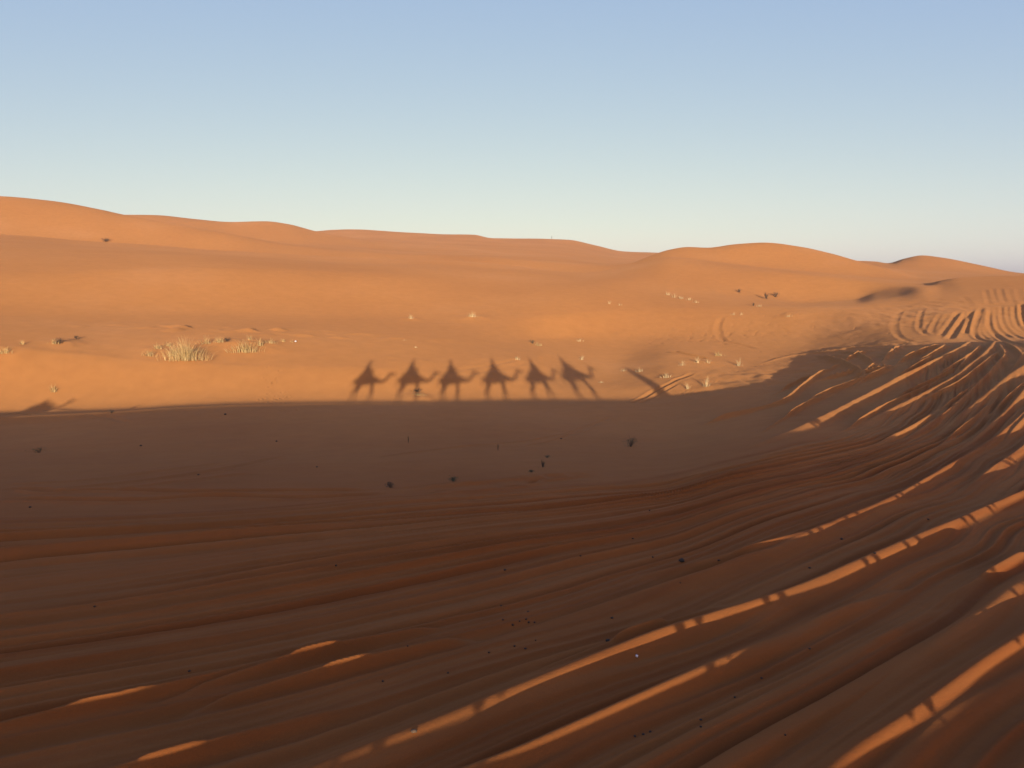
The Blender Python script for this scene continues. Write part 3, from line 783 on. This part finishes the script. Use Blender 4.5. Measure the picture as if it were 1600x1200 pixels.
# ------------------------------------------------------------------ grass, shrubs, droppings and stones
def tuft_mesh(seed, n, h, w, bw, lean=.6, arch=.35):
    rd = random.Random(seed); vs, fs = [], []
    for k in range(n):
        a = rd.uniform(0, 2 * math.pi); q = min(abs(rd.gauss(0, .34)), .75) * w; bx, by = q * math.cos(a), q * .6 * math.sin(a)
        L = h * rd.uniform(.45, 1.1) * (1 - .8 * min(1, q / w)); out = rd.uniform(.0, lean) + arch * q / w
        ca, sa = math.cos(a + rd.gauss(0, .5)), math.sin(a + rd.gauss(0, .5)); tw = rd.uniform(0, math.pi); wx, wy = math.cos(tw), math.sin(tw)
        b0 = len(vs); segs = 4
        for s in range(segs + 1):
            t = s / segs; o = out * L * t * t; z = L * t * (1 - .25 * out * t) - .04; hw = bw * .5 * (1 - t * .85) * rd.uniform(.8, 1.2)
            x, y = bx + ca * o, by + sa * o
            vs.append((x - wx * hw, y - wy * hw, z)); vs.append((x + wx * hw, y + wy * hw, z))
        for s in range(segs):
            i = b0 + 2 * s; fs.append((i, i + 1, i + 3, i + 2))
    me = bpy.data.meshes.new('dry_grass_tuft'); me.from_pydata(vs, [], fs); return me

def shrub_mesh(seed, h, w, leaves=120, ls=.05):
    """twigs first, then leaf-sized faces near their tips; returns the two meshes"""
    rd = random.Random(seed); vs, fs, lv, lf = [], [], [], []
    for k in range(16):
        a = rd.uniform(0, 2 * math.pi); L = h * rd.uniform(.6, 1.1); sp = w * rd.uniform(.1, .45)
        p0 = Vector((0, 0, -.05)); p1 = Vector((sp * .5 * math.cos(a), sp * .5 * math.sin(a), L * .55)); p2 = Vector((sp * math.cos(a + .3), sp * math.sin(a + .3), L))
        r = .012 * max(h, .3) + .004
        i0 = len(vs)
        for p, q in ((p0, r), (p1, r * .7), (p2, r * .25)):
            for j in range(4): vs.append((p.x + q * math.cos(j * 1.571), p.y + q * math.sin(j * 1.571), p.z))
        for s in range(2):
            for j in range(4): fs.append((i0 + 4*s + j, i0 + 4*s + (j+1) % 4, i0 + 4*s + 4 + (j+1) % 4, i0 + 4*s + 4 + j))
        for j in range(leaves // 16):
            t = rd.uniform(0, .9); c = p1.lerp(p2, t) if rd.random() < .7 else p0.lerp(p1, t)
            c = c + Vector((rd.gauss(0, .17 * w), rd.gauss(0, .17 * w), rd.gauss(-.06 * h, .10 * h)))
            u = Vector((rd.gauss(0, 1), rd.gauss(0, 1), rd.gauss(0, 1))).normalized(); v = u.orthogonal().normalized(); s = ls * rd.uniform(.6, 1.3)
            i = len(lv); lv += [tuple(c - u * s), tuple(c + v * s * .4), tuple(c + u * s), tuple(c - v * s * .4)]; lf.append((i, i+1, i+2, i+3))
    m1 = bpy.data.meshes.new('twigs'); m1.from_pydata(vs, [], fs); m2 = bpy.data.meshes.new('leaves'); m2.from_pydata(lv, [], lf)
    return m1, m2

def spot(px, py):
    x, y, z = hit(px, py); z = float(ground_z(x, y)); return x, y, z, math.sqrt(x*x + y*y + (CAM_Z - z) ** 2) / F_PX     # last: metres per photo pixel

GRASS = [ # px, py of the foot, height px, width px, blades, pale?, label
 (290,562,38,66,380,0,'largest bushy golden grass clump on the sand bank at left'),
 (272,556,22,24,80,0,'golden grass tuft leaning against the left side of the largest clump'),
 (232,556,13,26,70,0,'low straw grass tuft at the left end of the large grassy bank'),
 (246,545,12,14,40,0,'short straw tuft between the left end of the bank and the large clump'),
 (262,541,10,14,30,0,'thin straw tuft just up-left of the largest grass clump'),
 (322,537,14,18,50,0,'straw tuft right behind the largest grass clump'),
 (343,535,12,22,50,0,'low straw tuft midway between the two big clumps of the bank'),
 (384,550,24,50,220,0,'second largest golden grass clump, right half of the grassy bank'),
 (390,531,13,8,22,0,'tall thin stalks standing behind the second largest clump'),
 (405,540,15,16,50,0,'straw tuft at the right side of the second largest clump'),
 (422,536,11,18,36,0,'upright straw stalks right of the second largest clump'),
 (442,534,8,12,20,0,'sparse low straw stalks near the right end of the bank'),
 (456,535,6,8,14,0,'tiny straw tuft beside the white stone at the bank end'),
 (8,552,12,26,70,0,'straw tuft cut by the left edge of the picture'),
 (34,538,9,10,24,0,'small straw tuft above the one at the left edge'),
 (84,537,9,18,36,0,'low straw tuft beside the dark shrub near the left edge'),
 (84,612,14,14,50,0,'lone golden tuft just above the low shadow at the far left'),
 (642,498,11,12,36,1,'small pale tuft on the bright dune, left of the mounded one'),
 (738,495,11,18,60,1,'pale tuft on its own small sand mound on the bright dune'),
 (632,532,4,13,20,1,'flat pale tuft, upper of the two above the second rider shadow'),
 (649,543,4,13,20,1,'flat pale tuft, lower of the two above the second rider shadow'),
 (840,540,8,20,50,0,'straw tuft with a dark left side above the fifth rider shadow'),
 (906,533,5,20,36,1,'low pale tuft above the rightmost rider shadow'),
 (808,562,8,11,36,1,'small bright tuft right of the fourth rider head shadow'),
 (909,562,10,11,30,1,'small pale tuft right beside the rightmost rider head shadow'),
 (655,618,7,22,40,0,'dry tuft on a small mound under the second rider shadow'),
 (940,598,5,14,24,1,'flat pale tuft below the head of the rightmost camel shadow'),
 (952,475,8,6,14,1,'left of two small pale tufts below the middle dune crest'),
 (968,477,7,7,14,1,'right of two small pale tufts below the middle dune crest'),
 (1043,461,8,14,30,1,'first and highest of the row of pale tufts down the dune flank'),
 (1054,465,8,10,24,1,'second of the row of pale tufts down the dune flank'),
 (1064,467,8,12,30,1,'middle one of the row of pale tufts down the dune flank'),
 (1077,469,7,10,24,1,'fourth of the row of pale tufts down the dune flank'),
 (1088,473,7,10,24,1,'lowest of the row of pale tufts down the dune flank'),
 (974,580,7,10,24,1,'pale tuft at the tip of the long slanting guide shadow'),
 (1000,581,9,16,44,1,'pale tuft crossed by the long slanting guide shadow'),
 (1042,590,9,20,60,1,'rounded pale tuft right of the long slanting guide shadow'),
 (1066,571,13,10,24,1,'upright pale stalks at the left end of the grassy hollow'),
 (1090,567,12,9,24,1,'upright pale stalks under the short dark streak'),
 (1106,567,10,10,22,1,'sparse pale stalks right of those under the short dark streak'),
 (1122,556,10,20,60,0,'straw clump beside the right end of the short dark streak'),
 (1155,572,15,9,36,1,'tall pale tuft standing alone right of the grassy hollow'),
 (1074,608,14,9,24,1,'pale stalks left of the tallest stalks near the shadow edge'),
 (1103,604,20,12,34,1,'tallest pale stalks, just above the shadow edge right of the guide shadow'),
 (1146,492,7,7,16,1,'left of two tiny pale tufts on the near plateau rim'),
 (1158,492,7,7,16,1,'right of two tiny pale tufts on the near plateau rim'),
 (1234,495,6,14,30,1,'pale tuft on the plateau above the trampled sand'),
 (1186,479,6,12,24,1,'pale tuft at the foot of the large right dune bowl'),
]
for k, (px, py, hp, wp, n, pale, lab) in enumerate(GRASS):
    x, y, z, mpp = spot(px, py)
    o = link_mesh('dry_grass_tuft', tuft_mesh(100 + k, n, hp * mpp * 1.0, wp * mpp * .8, (.024 if n > 70 else .03) if mpp < .09 else .042), STRAW_PALE if pale else STRAW)
    o.location = (x, y, z); tag(o, lab, 'grass tuft', 'dry grass tufts on the sand')

SHRUBS = [ # px, py, h px, w px, leaves, leaf size m, leaf material, label
 (1155,457,6,7,120,.07,TWIG,'upper left dark shrub on the face of the right dune'),
 (1197,467,9,8,160,.08,TWIG,'middle dark shrub on the face of the right dune'),
 (1212,464,7,10,160,.08,TWIG,'rightmost dark shrub on the face of the right dune'),
 (165,378,6,12,200,.12,TWIG,'dark flat shrub at the foot of the far left dune'),
 (1177,478,5,5,80,.06,TWIG,'tiny dark shrub at the lower rim of the dune bowl'),
 (92,537,8,12,140,.05,TWIG,'dark dry shrub near the left edge'),
 (119,530,5,8,90,.05,TWIG,'small dark shrub right of the dry shrub near the left edge'),
 (355,534,7,12,120,.05,TWIG,'dark dry shrub between the clumps of the grassy bank'),
 (832,537,6,10,80,.04,LEAF,'small grey green plant left of the straw tuft above the fifth rider shadow'),
 (652,612,5,22,70,.05,TWIG,'dark bent twigs on the small mound under the second rider shadow'),
 (175,645,6,10,60,.04,TWIG,'small dark weed on the shadow edge at the left'),
 (610,762,10,16,150,.022,TWIG,'dark withered weed left of the eroded step in the shade'),
 (708,752,7,13,150,.022,LEAF,'low green weed above the eroded step in the shade'),
 (62,707,7,24,120,.03,LEAF,'flat green weed in the shade near the left edge'),
 (985,698,16,32,260,.025,LEAF,'largest grey green weed in the shade, right of centre'),
 (848,730,12,14,60,.02,LEAF,'pale grey weed in the shade below the fifth rider shadow'),
 (855,715,4,13,60,.02,LEAF,'dark flat weed just above the pale grey weed in the shade'),
 (830,738,4,12,60,.02,LEAF,'dark flat weed just below the pale grey weed in the shade'),
 (638,692,11,3,14,.015,TWIG,'thin upright dry stem in the shade below the second rider shadow'),
 (778,704,10,3,14,.015,TWIG,'thin upright dry stem in the shade below the fourth rider shadow'),
]
for k, (px, py, hp, wp, nl, ls, mat, lab) in enumerate(SHRUBS):
    x, y, z, mpp = spot(px, py)
    o = empty('desert_shrub', (x, y, z)); m1, m2 = shrub_mesh(300 + k, hp * mpp, wp * mpp, nl, ls)
    link_mesh('twigs', m1, TWIG, o); link_mesh('leaves', m2, mat, o); tag(o, lab, 'shrub', 'shrubs and weeds on the sand')

def lump(seed, r, flat=.7):
    rd = random.Random(seed); bm = bmesh.new(); bmesh.ops.create_icosphere(bm, subdivisions=2, radius=r)
    k = [rd.uniform(.75, 1.2) for _ in range(3)]; ph = rd.uniform(0, 6)
    for v in bm.verts:
        d = v.co.normalized(); s = 1 + .16 * math.sin(5 * d.x + ph) * math.cos(4 * d.y - ph) + .08 * math.sin(9 * d.z + ph)
        v.co = Vector((v.co.x * k[0], v.co.y * k[1], v.co.z * k[2] * flat)) * s
    me = bpy.data.meshes.new('lump'); bm.to_mesh(me); bm.free()
    for p in me.polygons: p.use_smooth = True
    return me
LUMPS = [lump(s, 1) for s in range(6)]
DROPS = {
 'small dark dropping beside the upper sunlit stripe at the right': [(989,842),(1020,871),(1123,876),(1063,911),(1015,798),(1315,843),(1367,865),(1265,888),(1450,812)],
 'small dark dropping in the scatter left of the long sunlit stripe': [(783,947),(786,969),(801,977),(825,956),(826,973),(821,1014),(804,1010),(837,1001),(764,1020),(789,891),(907,869),(956,966),(822,968),(812,971),(835,973)],
 'small dark dropping on the dark sand below the long sunlit stripe': [(1265,1014),(1148,1090),(1095,1125),(1095,1136),(1227,1149),(1016,1144),(1005,1148),(992,1151),(1190,1060)],
 'small dark dropping on the rutted sand at lower left': [(700,1052),(637,1010),(525,884),(148,948),(598,1065),(296,1049)],
 'small dark dropping on the smooth shaded basin': [(47,793),(352,648),(220,697),(495,730),(432,690),(310,742),(877,686)],
}
rd = random.Random(3); n = 0
for lab, pts in DROPS.items():
    for px, py in pts:
        x, y, z, mpp = spot(px, py); s = max(.012, 1.7 * mpp * rd.uniform(.75, 1.15))
        o = link_mesh('camel_dropping', LUMPS[n % 6]); o.scale = (s, s, s); o.rotation_euler = (0, 0, rd.uniform(0, 6)); o.location = (x, y, z + s * .4); n += 1
        tag(o, lab, 'dropping', 'dark droppings on the sand')
for me in LUMPS: me.materials.append(DUNG)
for px, py, s, lab, sd, mt in [(995,1026,2.6,'small white pebble on the upper edge of the long sunlit stripe',21,STONE),(647,1144,4.2,'shiny grey pebble above the lower end of the long sunlit stripe',22,TWIG),(1065,877,3.6,'largest dark dropping, left of the upper sunlit stripe',23,DUNG),(950,1002,3.4,'dark dropping above the thin sunlit sliver at centre',24,DUNG),(462,534,1.6,'white stone at the right end of the grassy bank',25,STONE)]:
    x, y, z, mpp = spot(px, py)
    o = link_mesh('pebble' if mt is not DUNG else 'camel_dropping', lump(sd, s * mpp, .75), mt); o.location = (x, y, z + s * mpp * .4); tag(o, lab, 'pebble' if mt is not DUNG else 'dropping')

# a slim post on the far skyline
x_, y_, z_ = (float(v) for v in ray(862, 376)); q = 600 / math.hypot(x_, y_); px_, py_ = x_ * q, y_ * q
me = skin_mesh('marker_post', [[(0,0,-.5,.22),(0,0,1.2,.16),(.05,0,2.6,.14),(.05,0,3.2,.22)]], 1)
o = link_mesh('marker_post', me, TWIG); o.location = (px_, py_, float(ground_z(px_, py_))); tag(o, 'slim dark post standing on the far dune skyline', 'post')
